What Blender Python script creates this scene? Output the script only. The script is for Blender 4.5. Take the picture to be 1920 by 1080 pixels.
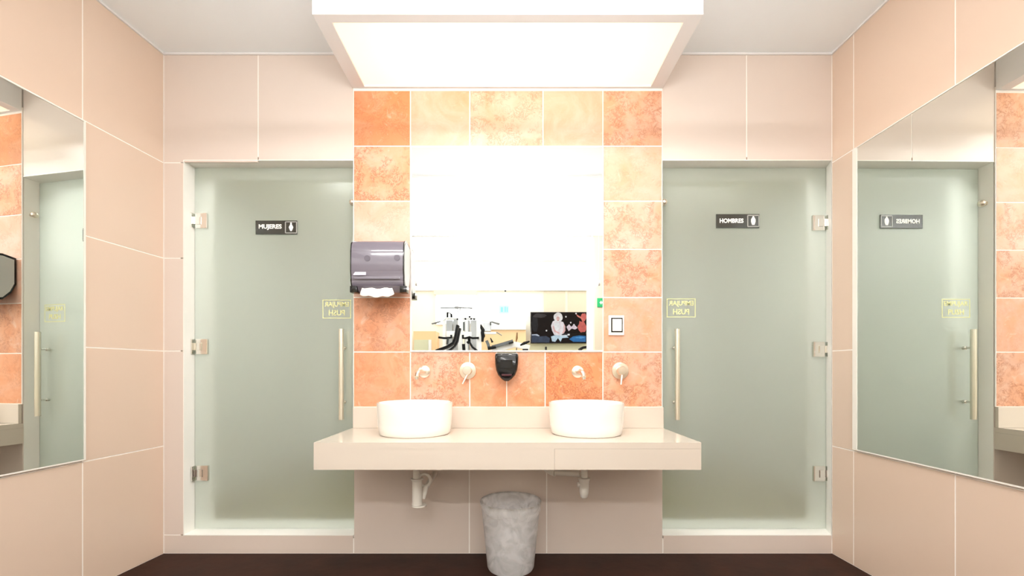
import bpy, bmesh, math, random
from mathutils import Vector, Matrix, noise

SC = bpy.context.scene
COL = SC.collection
for o in list(bpy.data.objects):
    bpy.data.objects.remove(o)

# ------------------------------------------------------------------ camera
F, CX, CY, H = 814.0, 952.0, 693.0, 1.104       # focal (px of 1920), vanishing point, eye height
D = 2.605                                        # distance to the back wall
DM = 2.590                                       # front face of the centre mirror
cam = bpy.data.cameras.new('camera')
cam.sensor_width = 36.0
cam.lens = F / 1920.0 * 36.0
cam.shift_x = (960 - CX) / 1920.0
cam.shift_y = (CY - 540) / 1920.0
cam.clip_start = 0.02
camo = bpy.data.objects.new('camera', cam)
camo.location = (0, 0, H)
camo.rotation_euler = (math.radians(90), 0, 0)
COL.objects.link(camo)
SC.camera = camo

# ------------------------------------------------------------------ world, exposure, integrator
w = bpy.data.worlds.new('world')
w.use_nodes = True
w.node_tree.nodes['Background'].inputs[0].default_value = (0.95, 0.98, 1.0, 1)
w.node_tree.nodes['Background'].inputs[1].default_value = 0.6
SC.world = w
SC.view_settings.view_transform = 'Standard'
SC.view_settings.look = 'None'
SC.view_settings.gamma = 1.0
SC.view_settings.exposure = 0.0
SC.view_settings.use_curve_mapping = False
cy = SC.cycles
cy.max_bounces = 14
cy.diffuse_bounces = 8
cy.glossy_bounces = 6
cy.transmission_bounces = 8
cy.transparent_max_bounces = 12
cy.caustics_reflective = True
cy.caustics_refractive = True
cy.blur_glossy = 1.0
cy.sample_clamp_indirect = 6.0
cy.use_denoising = True

# light levels (used by the lamp builders below)
E_TUBE = 8.0      # tubes behind the light box diffuser
E_PANEL = 1.7      # added glowing ceiling sheet, fill light for the washroom
E_GYM = 1.75        # added glowing sheets that whiten the gym ceiling
E_BAR = 31.0       # added tube lights that lift the washroom ceiling and walls
E_SPOT = 480.0     # two added lamps for the light box's shadow edges
E_WIN = 3.0        # daylit gym window
E_WC = 30.0        # lamps behind the frosted doors

# ------------------------------------------------------------------ small helpers
def S(v):          # sRGB 0-255 -> linear
    v /= 255.0
    return v / 12.92 if v <= 0.04045 else ((v + 0.055) / 1.055) ** 2.4
def rgb(r, g, b): return (S(r), S(g), S(b), 1.0)
def X(px, d=D): return (px - CX) * d / F
def Z(py, d=D): return H + (CY - py) * d / F
def P(px, py, d): return Vector((X(px, d), d, Z(py, d)))
def M(px, py, d): return Vector((X(px, d), 2 * DM - d, Z(py, d)))     # a point seen in the centre mirror

def mat(name, col, rough=0.5, metal=0.0, spec=0.5, emit=None, es=0.0, vary=0.0, scale=4.0, bump=0.0, bscale=60.0,
        trans=0.0, coat=0.0, col2=None):
    m = bpy.data.materials.new(name); m.use_nodes = True
    nt = m.node_tree; b = nt.nodes['Principled BSDF']
    b.inputs['Base Color'].default_value = col
    b.inputs['Roughness'].default_value = rough
    b.inputs['Metallic'].default_value = metal
    b.inputs['Specular IOR Level'].default_value = spec
    b.inputs['Transmission Weight'].default_value = trans
    b.inputs['Coat Weight'].default_value = coat
    if emit:
        b.inputs['Emission Color'].default_value = emit
        b.inputs['Emission Strength'].default_value = es
    tc = nt.nodes.new('ShaderNodeTexCoord')
    if vary > 0 or col2:
        n = nt.nodes.new('ShaderNodeTexNoise'); n.inputs['Scale'].default_value = scale
        n.inputs['Detail'].default_value = 5
        nt.links.new(tc.outputs['Object'], n.inputs['Vector'])
        mx = nt.nodes.new('ShaderNodeMix'); mx.data_type = 'RGBA'
        c2 = col2 or tuple(c * (1 - vary) for c in col[:3]) + (1,)
        mx.inputs[6].default_value = col; mx.inputs[7].default_value = c2
        nt.links.new(n.outputs['Fac'], mx.inputs[0]); nt.links.new(mx.outputs[2], b.inputs['Base Color'])
    if bump > 0:
        n2 = nt.nodes.new('ShaderNodeTexNoise'); n2.inputs['Scale'].default_value = bscale
        nt.links.new(tc.outputs['Object'], n2.inputs['Vector'])
        bp = nt.nodes.new('ShaderNodeBump'); bp.inputs['Strength'].default_value = bump
        bp.inputs['Distance'].default_value = 0.01
        nt.links.new(n2.outputs['Fac'], bp.inputs['Height']); nt.links.new(bp.outputs['Normal'], b.inputs['Normal'])
    return m

def tile_mat(name, ca, cb, rough):
    # porcelain tile; a 'tone' attribute shifts each tile a little between its two clay colours
    m = mat(name, ca, rough, spec=0.5)
    nt = m.node_tree; b = nt.nodes['Principled BSDF']
    at = nt.nodes.new('ShaderNodeAttribute'); at.attribute_name = 'tone'
    tc = nt.nodes.new('ShaderNodeTexCoord')
    n = nt.nodes.new('ShaderNodeTexNoise'); n.inputs['Scale'].default_value = 1.6; n.inputs['Detail'].default_value = 3
    nt.links.new(tc.outputs['Object'], n.inputs['Vector'])
    a = nt.nodes.new('ShaderNodeMath'); a.operation = 'ADD'
    s = nt.nodes.new('ShaderNodeMath'); s.operation = 'MULTIPLY'; s.inputs[1].default_value = 0.5
    nt.links.new(at.outputs['Fac'], a.inputs[0]); nt.links.new(n.outputs['Fac'], a.inputs[1]); nt.links.new(a.outputs[0], s.inputs[0])
    mx = nt.nodes.new('ShaderNodeMix'); mx.data_type = 'RGBA'
    mx.inputs[6].default_value = ca; mx.inputs[7].default_value = cb
    nt.links.new(s.outputs[0], mx.inputs[0]); nt.links.new(mx.outputs[2], b.inputs['Base Color'])
    return m

def travertine_mat():
    m = mat('travertine', (1, 1, 1, 1), 0.42)
    nt = m.node_tree; b = nt.nodes['Principled BSDF']; L = nt.links.new
    at = nt.nodes.new('ShaderNodeAttribute'); at.attribute_name = 'tone'
    sep = nt.nodes.new('ShaderNodeSeparateColor'); L(at.outputs['Color'], sep.inputs[0])
    tc = nt.nodes.new('ShaderNodeTexCoord')
    off = nt.nodes.new('ShaderNodeVectorMath'); off.operation = 'MULTIPLY_ADD'
    off.inputs[1].default_value = (37, 23, 51)
    L(at.outputs['Color'], off.inputs[0]); L(tc.outputs['Object'], off.inputs[2])
    def noi(scale, det, dist, rgh=0.6):
        n = nt.nodes.new('ShaderNodeTexNoise'); n.inputs['Scale'].default_value = scale
        n.inputs['Detail'].default_value = det; n.inputs['Distortion'].default_value = dist
        n.inputs['Roughness'].default_value = rgh; L(off.outputs[0], n.inputs['Vector']); return n.outputs['Fac']
    def ramp(src, stops):
        r = nt.nodes.new('ShaderNodeValToRGB'); e = r.color_ramp.elements
        e[0].position, e[0].color = stops[0]; e[1].position, e[1].color = stops[-1]
        for p_, c_ in stops[1:-1]:
            k = e.new(p_); k.color = c_
        L(src, r.inputs[0]); return r.outputs[0]
    def mth(op, a, b_=None, v=None, clamp=False):
        n = nt.nodes.new('ShaderNodeMath'); n.operation = op; n.use_clamp = clamp
        L(a, n.inputs[0])
        if b_ is not None: L(b_, n.inputs[1])
        if v is not None: n.inputs[1].default_value = v
        return n.outputs[0]
    def mix(f, a, c, typ='MIX'):
        n = nt.nodes.new('ShaderNodeMix'); n.data_type = 'RGBA'; n.blend_type = typ
        L(f, n.inputs[0])
        for k, s_ in ((6, a), (7, c)):
            if isinstance(s_, tuple): n.inputs[k].default_value = s_
            else: L(s_, n.inputs[k])
        return n.outputs[2]
    big = noi(5.0, 5, 0.8)
    k = mth('ADD', mth('MULTIPLY', big, v=1.5), mth('MULTIPLY', sep.outputs[0], v=0.9))
    k = mth('SUBTRACT', k, v=0.72)
    base = ramp(k, [(0.0, rgb(214, 182, 164)), (0.35, rgb(214, 165, 140)), (0.65, rgb(216, 155, 120)), (1.0, rgb(209, 134, 90))])
    # worm-like darker veins and pits, more on some tiles
    fine = noi(26.0, 6, 1.6, 0.7)
    ridge = mth('ABSOLUTE', mth('SUBTRACT', fine, v=0.5))
    vein = mth('SUBTRACT', mth('MULTIPLY', ridge, v=-15.0), v=-1.0, clamp=True)
    amt = mth('MULTIPLY', vein, sep.outputs[1])
    spots = mth('MULTIPLY', mth('SUBTRACT', noi(11.0, 3, 0.6), v=0.43), v=8.0, clamp=True)
    amt = mth('MULTIPLY', amt, spots)
    c = mix(mth('MULTIPLY', amt, v=0.85, clamp=True), base, rgb(150, 84, 48))
    cream = mth('MULTIPLY', mth('SUBTRACT', noi(14.0, 4, 1.2), v=0.60), v=7.0, clamp=True)
    c = mix(mth('MULTIPLY', cream, v=0.55), c, rgb(222, 194, 174))
    L(c, b.inputs['Base Color'])
    bp = nt.nodes.new('ShaderNodeBump'); bp.inputs['Strength'].default_value = 0.15; bp.inputs['Distance'].default_value = 0.002
    bp.invert = True
    L(amt, bp.inputs['Height']); L(bp.outputs[0], b.inputs['Normal'])
    return m

def glass_mat(name, tint, rough, diff, dcol):
    m = bpy.data.materials.new(name); m.use_nodes = True; nt = m.node_tree
    b = nt.nodes['Principled BSDF']
    b.inputs['Base Color'].default_value = tint
    b.inputs['Roughness'].default_value = rough
    b.inputs['Transmission Weight'].default_value = 1.0 - diff
    b.inputs['IOR'].default_value = 1.45
    out = nt.nodes['Material Output']
    t = nt.nodes.new('ShaderNodeBsdfDiffuse'); t.inputs[0].default_value = dcol
    mx = nt.nodes.new('ShaderNodeMixShader'); mx.inputs[0].default_value = diff
    b.inputs['Transmission Weight'].default_value = 1.0
    nt.links.new(b.outputs[0], mx.inputs[1]); nt.links.new(t.outputs[0], mx.inputs[2])
    nt.links.new(mx.outputs[0], out.inputs['Surface'])
    return m

def film_mat(name, col, alpha, rough=0.3, tl=0.5):
    # thin translucent plastic: part see-through, part milky
    m = bpy.data.materials.new(name); m.use_nodes = True; nt = m.node_tree; L = nt.links.new
    out = nt.nodes['Material Output']; b = nt.nodes['Principled BSDF']
    b.inputs['Base Color'].default_value = col; b.inputs['Roughness'].default_value = rough
    tr = nt.nodes.new('ShaderNodeBsdfTransparent'); ts = nt.nodes.new('ShaderNodeBsdfTranslucent')
    ts.inputs[0].default_value = col
    m1 = nt.nodes.new('ShaderNodeMixShader'); m1.inputs[0].default_value = tl
    L(b.outputs[0], m1.inputs[1]); L(ts.outputs[0], m1.inputs[2])
    m2 = nt.nodes.new('ShaderNodeMixShader')
    tc = nt.nodes.new('ShaderNodeTexCoord'); n = nt.nodes.new('ShaderNodeTexNoise')
    n.inputs['Scale'].default_value = 9; n.inputs['Distortion'].default_value = 2.0; n.inputs['Detail'].default_value = 3
    L(tc.outputs['Object'], n.inputs['Vector'])
    mr = nt.nodes.new('ShaderNodeMapRange'); mr.inputs[1].default_value = 0.35; mr.inputs[2].default_value = 0.65
    mr.inputs[3].default_value = max(0, alpha - 0.15); mr.inputs[4].default_value = min(1, alpha + 0.15)
    L(n.outputs['Fac'], mr.inputs[0]); L(mr.outputs[0], m2.inputs[0])
    L(tr.outputs[0], m2.inputs[1]); L(m1.outputs[0], m2.inputs[2]); L(m2.outputs[0], out.inputs['Surface'])
    return m

def emit_mat(name, col, s):
    m = mat(name, (0.8, 0.8, 0.8, 1), 0.5, emit=col, es=s)
    return m

# ------------------------------------------------------------------ materials
MT = {}
MT['beige'] = tile_mat('beige_porcelain_tile', rgb(220, 207, 199), rgb(217, 202, 190), 0.26)
MT['peach'] = tile_mat('side_porcelain_tile', rgb(219, 199, 182), rgb(217, 192, 172), 0.26)
MT['grout'] = mat('white_grout', rgb(250, 244, 238), 0.8, vary=0.04)
MT['trav'] = travertine_mat()
MT['white'] = mat('white_paint', rgb(232, 232, 232), 0.6, vary=0.02)
MT['ceil'] = mat('ceiling_paint', rgb(244, 250, 254), 0.85, vary=0.02, bump=0.02)
MT['jamb'] = mat('white_jamb', rgb(250, 249, 244), 0.4, vary=0.02)
MT['floor'] = mat('dark_brown_floor', rgb(60, 30, 18), 0.55, spec=.18, col2=rgb(24, 10, 5), scale=7, bump=0.1, bscale=20)
MT['glass'] = glass_mat('frosted_glass', (0.97, 0.982, 0.962, 1), 0.29, 0.24, rgb(228, 232, 222))
MT['glass_edge'] = mat('green_glass_edge', rgb(120, 160, 150), 0.2)
MT['chrome'] = mat('chrome', (0.82, 0.80, 0.76, 1), 0.14, 1.0)
MT['steel'] = mat('brushed_steel', (0.86, 0.82, 0.72, 1), 0.30, 1.0, bump=0.02, bscale=200)
MT['nickel'] = mat('satin_nickel', (0.86, 0.78, 0.68, 1), 0.28, 1.0)
MT['mirror'] = mat('mirror_silver', (0.93, 0.95, 0.935, 1), 0.0, 1.0)
MT['mirror_side'] = mat('mirror_silver_greenish', (0.86, 0.90, 0.875, 1), 0.0, 1.0)
MT['trim'] = mat('white_mirror_trim', rgb(240, 236, 228), 0.3, vary=0.02)
MT['counter'] = mat('cream_quartz', rgb(212, 200, 187), 0.16, vary=0.03, scale=2, coat=0.3)
MT['porcelain'] = mat('white_porcelain', rgb(244, 240, 234), 0.10, vary=0.01, coat=0.6)
MT['pvc'] = mat('white_pvc', rgb(236, 232, 224), 0.35, vary=0.02)
MT['smoke'] = mat('smoky_grey_plastic', rgb(112, 106, 118), 0.16, vary=0.12, scale=3, coat=0.6)
MT['smoke_dark'] = mat('smoky_dark_spot', rgb(92, 86, 98), 0.25, vary=0.05)
MT['black'] = mat('black_plastic', rgb(14, 14, 15), 0.14, vary=0.1, coat=0.2, spec=.35)
MT['blackmat'] = mat('black_vinyl', rgb(12, 12, 13), 0.6, spec=.2, vary=0.15, scale=20)
MT['greyside'] = mat('light_grey_plastic', rgb(190, 190, 186), 0.4, vary=0.03)
MT['silverlogo'] = mat('silver_print', rgb(214, 206, 226), 0.3)
MT['paper'] = mat('white_paper_towel', rgb(246, 242, 234), 0.9, vary=0.03, bump=0.2, bscale=90)
MT['signblack'] = mat('black_sign_plate', rgb(44, 44, 38), 0.25, vary=0.08, coat=0.3)
MT['signwhite'] = mat('white_lettering', rgb(250, 250, 246), 0.5)
MT['signgrey'] = mat('grey_sign_border', rgb(160, 160, 156), 0.35)
MT['yellow'] = mat('pale_yellow_print', rgb(236, 232, 168), 0.6)
MT['bag'] = film_mat('clear_bin_bag', (0.96, 0.96, 0.96, 1), 0.60, 0.25)
MT['bin'] = film_mat('translucent_bin_plastic', (0.94, 0.94, 0.95, 1), 0.50, 0.25, 0.4)
MT['binrim'] = mat('bin_rim_grey', rgb(150, 140, 126), 0.3, vary=0.05)
MT['wood'] = mat('light_orange_wood', rgb(240, 204, 158), 0.45, vary=0.1, scale=3)
MT['cream'] = mat('cream_gym_wall', rgb(246, 240, 226), 0.8, vary=0.02)
MT['panel'] = mat('beige_wall_panel', rgb(222, 212, 192), 0.6, vary=0.03)
MT['sage'] = mat('sage_panel', rgb(206, 208, 180), 0.6, vary=0.03)
MT['gymfloor'] = mat('pale_gym_floor', rgb(205, 200, 190), 0.5, vary=0.05)
MT['gymwhite'] = mat('white_machine_frame', rgb(236, 240, 242), 0.3, vary=0.02)
MT['plate'] = mat('grey_weight_plates', rgb(176, 180, 184), 0.35, 0.3, vary=0.08)
MT['gmetal'] = mat('grey_metal_bar', rgb(120, 122, 122), 0.3, 0.7)
MT['dgrey'] = mat('dark_grey_plastic', rgb(72, 78, 80), 0.4, vary=0.08)
MT['teal'] = mat('teal_sign', rgb(176, 236, 230), 0.5, vary=0.03)
MT['tealdark'] = mat('teal_print', rgb(120, 214, 208), 0.5)
MT['green'] = mat('green_exit_sign', rgb(20, 150, 90), 0.4, vary=0.05)
MT['brown'] = mat('brown_post', rgb(120, 84, 40), 0.4, vary=0.1)

# ------------------------------------------------------------------ mesh helpers
def bx(bm, x0, x1, y0, y1, z0, z1, mtx=None):
    vs = [bm.verts.new((x, y, z)) for z in (z0, z1) for y in (y0, y1) for x in (x0, x1)]
    if mtx:
        for v in vs: v.co = mtx @ v.co
    fs = []
    for f in ((0, 2, 3, 1), (4, 5, 7, 6), (0, 1, 5, 4), (2, 6, 7, 3), (1, 3, 7, 5), (0, 4, 6, 2)):
        fs.append(bm.faces.new([vs[i] for i in f]))
    return fs

def bevel(bm, w_, seg=2):
    bmesh.ops.bevel(bm, geom=bm.edges[:], offset=w_, segments=seg, affect='EDGES', profile=0.7)

def box_bm(x0, x1, y0, y1, z0, z1, bv=0.0, seg=2):
    bm = bmesh.new(); bx(bm, x0, x1, y0, y1, z0, z1)
    if bv: bevel(bm, bv, seg)
    return bm

def tube(bm, pts, r, seg=14, caps=True):
    pts = [Vector(p) for p in pts]
    rr = r if isinstance(r, (list, tuple)) else [r] * len(pts)
    rings = []; up = None
    for i, p in enumerate(pts):
        if i == 0: t = pts[1] - p
        elif i == len(pts) - 1: t = p - pts[i - 1]
        else: t = (pts[i + 1] - p).normalized() + (p - pts[i - 1]).normalized()
        t.normalize()
        if up is None:
            up = Vector((0, 0, 1)) if abs(t.z) < 0.9 else Vector((1, 0, 0))
        a = t.cross(up).normalized(); b = a.cross(t).normalized(); up = b
        rings.append([bm.verts.new(p + (a * math.cos(2 * math.pi * k / seg) + b * math.sin(2 * math.pi * k / seg)) * rr[i]) for k in range(seg)])
    for i in range(len(rings) - 1):
        for k in range(seg):
            bm.faces.new((rings[i][k], rings[i][(k + 1) % seg], rings[i + 1][(k + 1) % seg], rings[i + 1][k]))
    if caps:
        bm.faces.new(rings[0][::-1]); bm.faces.new(rings[-1])

def tube_bm(pts, r, seg=14):
    bm = bmesh.new(); tube(bm, pts, r, seg); return bm

def lathe(bm, prof, c=(0, 0, 0), seg=48, mtx=None, closed=False):
    # prof: (r, z) pairs
    rings = []
    for r, z in prof:
        if r < 1e-6:
            v = bm.verts.new((0, 0, z)); rings.append([v])
        else:
            rings.append([bm.verts.new((r * math.cos(2 * math.pi * k / seg), r * math.sin(2 * math.pi * k / seg), z)) for k in range(seg)])
    m = Matrix.Translation(Vector(c)) @ (mtx or Matrix())
    for rg in rings:
        for v in rg: v.co = m @ v.co
    n = len(rings)
    for i in range(n - 1 if not closed else n):
        A, B = rings[i], rings[(i + 1) % n]
        for k in range(seg):
            k2 = (k + 1) % seg
            if len(A) == 1 and len(B) == 1: break
            if len(A) == 1: bm.faces.new((A[0], B[k], B[k2]))
            elif len(B) == 1: bm.faces.new((A[k], A[k2], B[0]))
            else: bm.faces.new((A[k], A[k2], B[k2], B[k]))
    bmesh.ops.recalc_face_normals(bm, faces=bm.faces[:])

def lathe_bm(prof, c=(0, 0, 0), seg=48, mtx=None, closed=False):
    bm = bmesh.new(); lathe(bm, prof, c, seg, mtx, closed); return bm

def prism(bm, pts, axis, a0, a1):
    # pts: 2D outline; axis 'x','y','z' is the extrusion axis
    def mk(p, a):
        u, v = p
        return {'x': (a, u, v), 'y': (u, a, v), 'z': (u, v, a)}[axis]
    A = [bm.verts.new(mk(p, a0)) for p in pts]; B = [bm.verts.new(mk(p, a1)) for p in pts]
    n = len(pts)
    bm.faces.new(A); bm.faces.new(B[::-1])
    for i in range(n):
        bm.faces.new((A[i], B[i], B[(i + 1) % n], A[(i + 1) % n]))
    bmesh.ops.recalc_face_normals(bm, faces=bm.faces[:])

def obj(name, bm, m, parent=None, smooth=False, loc=None):
    me = bpy.data.meshes.new(name)
    bmesh.ops.recalc_face_normals(bm, faces=bm.faces[:])
    bm.to_mesh(me); bm.free()
    ms = m if isinstance(m, (list, tuple)) else [m]
    for x in ms: me.materials.append(x)
    if smooth:
        me.shade_smooth()
        try: me.set_sharp_from_angle(angle=math.radians(38))
        except Exception: pass
    o = bpy.data.objects.new(name, me); COL.objects.link(o)
    if parent:
        o.parent = parent
        o.matrix_parent_inverse = parent.matrix_basis.inverted()
    if loc: o.location = loc
    return o

def tag(o, label, cat, group=None, kind=None):
    o['label'] = label; o['category'] = cat
    if group: o['group'] = group
    if kind: o['kind'] = kind
    return o

def thing(name, label, cat, loc=(0, 0, 0), group=None):
    o = bpy.data.objects.new(name, None); COL.objects.link(o)
    o.location = loc; o.empty_display_size = 0.05
    return tag(o, label, cat, group)

def struct(name, bm, m, parent=None, smooth=False):
    o = obj(name, bm, m, parent, smooth)
    if not parent: o['kind'] = 'structure'
    return o

def text_bm(txt, size, cx, cz, y, bold=0.0, flip=False, width=None, thick=0.0006):
    cu = bpy.data.curves.new('t', 'FONT'); cu.body = txt; cu.size = size
    cu.align_x = 'CENTER'; cu.align_y = 'CENTER'; cu.extrude = thick; cu.offset = bold
    cu.resolution_u = 3
    t = bpy.data.objects.new('t', cu); COL.objects.link(t)
    bpy.context.view_layer.update()
    me = bpy.data.meshes.new_from_object(t.evaluated_get(bpy.context.evaluated_depsgraph_get()))
    bpy.data.objects.remove(t); bpy.data.curves.remove(cu)
    bm = bmesh.new(); bm.from_mesh(me); bpy.data.meshes.remove(me)
    xs = [v.co.x for v in bm.verts]; ys = [v.co.y for v in bm.verts]
    sx = width / (max(xs) - min(xs)) if width else 1
    mx_, my_ = (max(xs) + min(xs)) / 2, (max(ys) + min(ys)) / 2
    for v in bm.verts:
        x, yy, z = (v.co.x - mx_) * sx, v.co.y - my_, v.co.z
        v.co = (cx + (-x if flip else x), y - z, cz + yy)
    return bm

def join_bm(a, b):
    me = bpy.data.meshes.new('j'); b.to_mesh(me); b.free(); a.from_mesh(me); bpy.data.meshes.remove(me); return a

def tiles(bm, rects, y_face, y_back, rnd, g=0.0035):
    """raised tiles facing -y; rects in (x0,x1,z0,z1); 'tone' colour per tile"""
    lay = bm.loops.layers.float_color.get('tone') or bm.loops.layers.float_color.new('tone')
    for r in rects:
        x0, x1, z0, z1 = r[:4]
        tone = r[4] if len(r) > 4 else (rnd.random(), rnd.random(), rnd.random())
        for f in bx(bm, x0 + g, x1 - g, min(y_face, y_back), max(y_face, y_back), z0 + g, z1 - g):
            for l in f.loops: l[lay] = (*tone, 1)

# ------------------------------------------------------------------ room shell
CEIL = 3.0
LBX_ = .927
XL, XR = X(307), X(1560)             # back corners
AL, AR = math.radians(5.7), math.radians(0.5)
Y_END = -0.81
GY = -5.19                           # gym rear wall
ZS, ZT = Z(1003), Z(301)             # door sill / head
DLx0, DLx1 = X(345), X(664)
DRx0, DRx1 = X(1242), XR

def zr(p): return Z(p)
rnd = random.Random(4)
bm = bmesh.new()
rects = [(XL, X(484), zr(305), CEIL), (X(484), X(663), zr(301), CEIL),
         (XL, DLx0, zr(484), zr(305)), (XL, DLx0, zr(658), zr(484)), (XL, DLx0, ZS - .0, zr(658)),
         (XL, X(663), 0, ZS),
         (X(663), X(880), 0, zr(762)), (X(880), X(1025), 0, zr(762)), (X(1025), X(1243), 0, zr(762)),
         (X(1241), X(1400), zr(301), CEIL), (X(1400), XR, zr(301), CEIL), (X(1243), XR, 0, ZS)]
tiles(bm, rects, D, D + 0.012, rnd)
wb = struct('wall_back', bm, MT['beige'])
bm = bmesh.new()      # grout / masonry behind the tiles, with the two door openings
G = .021
for x0, x1, z0, z1 in ((XL - .25, DLx0 - G, 0, CEIL), (DLx0 - G, DLx1 + G, ZT + G, CEIL), (DLx0 - G, DLx1 + G, 0, ZS - G), (DLx1 + G, DRx0 - G, 0, CEIL),
                       (DRx0 - G, XR + .085, ZT + G, CEIL), (DRx0 - G, XR + .085, 0, ZS - G), (XR + .085, XR + .30, 0, CEIL)):
    bx(bm, x0, x1, D + 0.0015, D + 0.09, z0, z1)
obj('grout', bm, MT['grout'], wb)

# travertine pier between the doors
cols = [663.5, 770, 881, 1018, 1130, 1241]
rows = [172, 275, 378, 468, 558, 660, 763]
tr = []
tones_top = [(1.0, .45, .1), (.25, .1, .2), (.2, .55, .3), (.22, .05, .4), (.45, .8, .5)]
for i in range(5): tr.append((X(cols[i]), X(cols[i + 1]), Z(275), Z(171), tones_top[i]))
tl = [(.65, 1., .21), (.15, .3, .61), (.2, .2, .37), (.72, .7, .11), (.80, .4, .77)]
trr = [(.35, .25, .91), (.3, .7, .45), (.55, .9, .17), (.42, .2, .29), (.55, .9, .83)]
for i in range(5):
    tr.append((X(663.5), X(770), Z(rows[i + 2]), Z(rows[i + 1]), tl[i]))
    tr.append((X(1130), X(1241), Z(rows[i + 2]), Z(rows[i + 1]), trr[i]))
bc = [770, 881, 950, 1022, 1130]
bt = [(.45, .9, .33), (.85, .35, .52), (.72, .4, .67), (1., 1., .09)]
for i in range(4): tr.append((X(bc[i]), X(bc[i + 1]), Z(763), Z(660), bt[i]))
bm = bmesh.new()
tiles(bm, tr, D - 0.007, D + 0.004, rnd, 0.0032)
wp = struct('wall_center', bm, MT['trav'])
bm = bmesh.new()
bx(bm, X(663), X(1241.5), D - 0.0055, D + 0.001, Z(763), Z(160))
obj('grout', bm, MT['grout'], wp)

def side_wall(name, ox, ang, side, ue, zrows, seams, m, skip=None):
    # local x runs from the back corner towards the viewer; the room is at +y (left wall) or -y (right wall)
    dx, dy = (-math.sin(ang), -math.cos(ang)) if side < 0 else (math.sin(ang), -math.cos(ang))
    W = Matrix(((dx, -dy, 0, ox), (dy, dx, 0, D), (0, 0, 1, 0), (0, 0, 0, 1)))
    s = 1 if side < 0 else -1
    bm = bmesh.new(); lay = bm.loops.layers.float_color.new('tone')
    for i in range(len(ue) - 1):
        for j in range(len(zrows) - 1):
            g = 0.0032; t = (rnd.random(), rnd.random(), rnd.random())
            y = sorted((0.0, -s * 0.012))
            for f in bx(bm, ue[i] + g, ue[i + 1] - g, y[0], y[1], zrows[j] + g, zrows[j + 1] - g):
                for l in f.loops: l[lay] = (*t, 1)
    o = struct(name, bm, m); o.matrix_world = W
    bm = bmesh.new(); y = sorted((-s * 0.0015, -s * 0.10))
    bx(bm, 0, ue[-1], y[0], y[1], 0, CEIL)
    g = obj('grout', bm, MT['grout']); g.parent = o
    return o, W, s

ULEN = (D - Y_END)
wl, WL, sl = side_wall('wall_left', XL, AL, -1, [0, .453, 1.02, 1.59, 2.16, 2.73, ULEN / math.cos(AL)], [0, .646, 1.216, 1.773, 2.345, CEIL], None, MT['peach'])
wr, WR, sr = side_wall('wall_right', XR, AR, 1, [0, .160, .711, 1.27, 1.83, 2.39, 2.95, ULEN / math.cos(AR)], [0, .646, 1.216, 2.345, CEIL], None, MT['peach'])

# floors and ceiling
bm = box_bm(-2.75, 2.3, Y_END, D + 0.004, -0.06, 0)
struct('floor', bm, MT['floor'])
struct('floor_gym', box_bm(-5.0, 3.4, GY - .1, Y_END, -0.06, 0), MT['gymfloor'])
struct('ceiling', box_bm(-5.0, 3.4, GY - .1, D + 0.09, CEIL, CEIL + .08), MT['ceil'])

# thin white bead where the walls meet the ceiling
struct('trim_6', box_bm(XL, -LBX_ - .001, D - .010, D - .0005, CEIL - .010, CEIL - .0005), MT['white'])
struct('trim_7', box_bm(LBX_ + .001, XR, D - .010, D - .0005, CEIL - .010, CEIL - .0005), MT['white'])
for nm, W_, s_ in (('trim_8', WL, sl), ('trim_9', WR, sr)):
    y = sorted((s_ * .0005, s_ * .010))
    o = struct(nm, box_bm(.012, 3.3, y[0], y[1], CEIL - .010, CEIL - .0005), MT['white']); o.matrix_world = W_

# door reveals: a ring of four boards lining each opening
def reveal(name, x0, x1, side):
    bm = bmesh.new()
    y0, y1 = D - 0.0008, D + 0.27
    ya = D + .013
    T = .019
    xb = x1 if side < 0 else x1 + .034
    if side < 0:
        bx(bm, x0 - T, x0, ya, y1, ZS - T, ZT + T); bx(bm, x0 - .004, x0, y0, ya, ZS - .004, ZT + .004)
        bx(bm, x1, x1 + T, ya, y1, ZS - T, ZT + T); bx(bm, x1, x1 + .003, D + .005, ya, ZS, ZT)
    else:
        bx(bm, x0 - T, x0, ya, y1, ZS - T, ZT + T); bx(bm, x0 - .003, x0, D + .005, ya, ZS, ZT)
        prism(bm, [(XR - .004, y0), (XR + .034, D + .098), (XR + .034, y1), (XR + .08, y1), (XR + .08, ya), (XR + .002, ya - .010)], 'z', ZS - T, ZT + T)
    bx(bm, x0, xb, ya, y1, ZT, ZT + T); bx(bm, x0, x1 - .004, y0, ya, ZT, ZT + .004)
    bx(bm, x0, xb, ya, y1, ZS - T, ZS); bx(bm, x0, x1 - .004, y0, ya, ZS - .004, ZS)
    return struct(name, bm, MT['jamb'])
reveal('trim_1', DLx0, DLx1, -1)
reveal('trim_2', DRx0, DRx1, 1)

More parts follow.
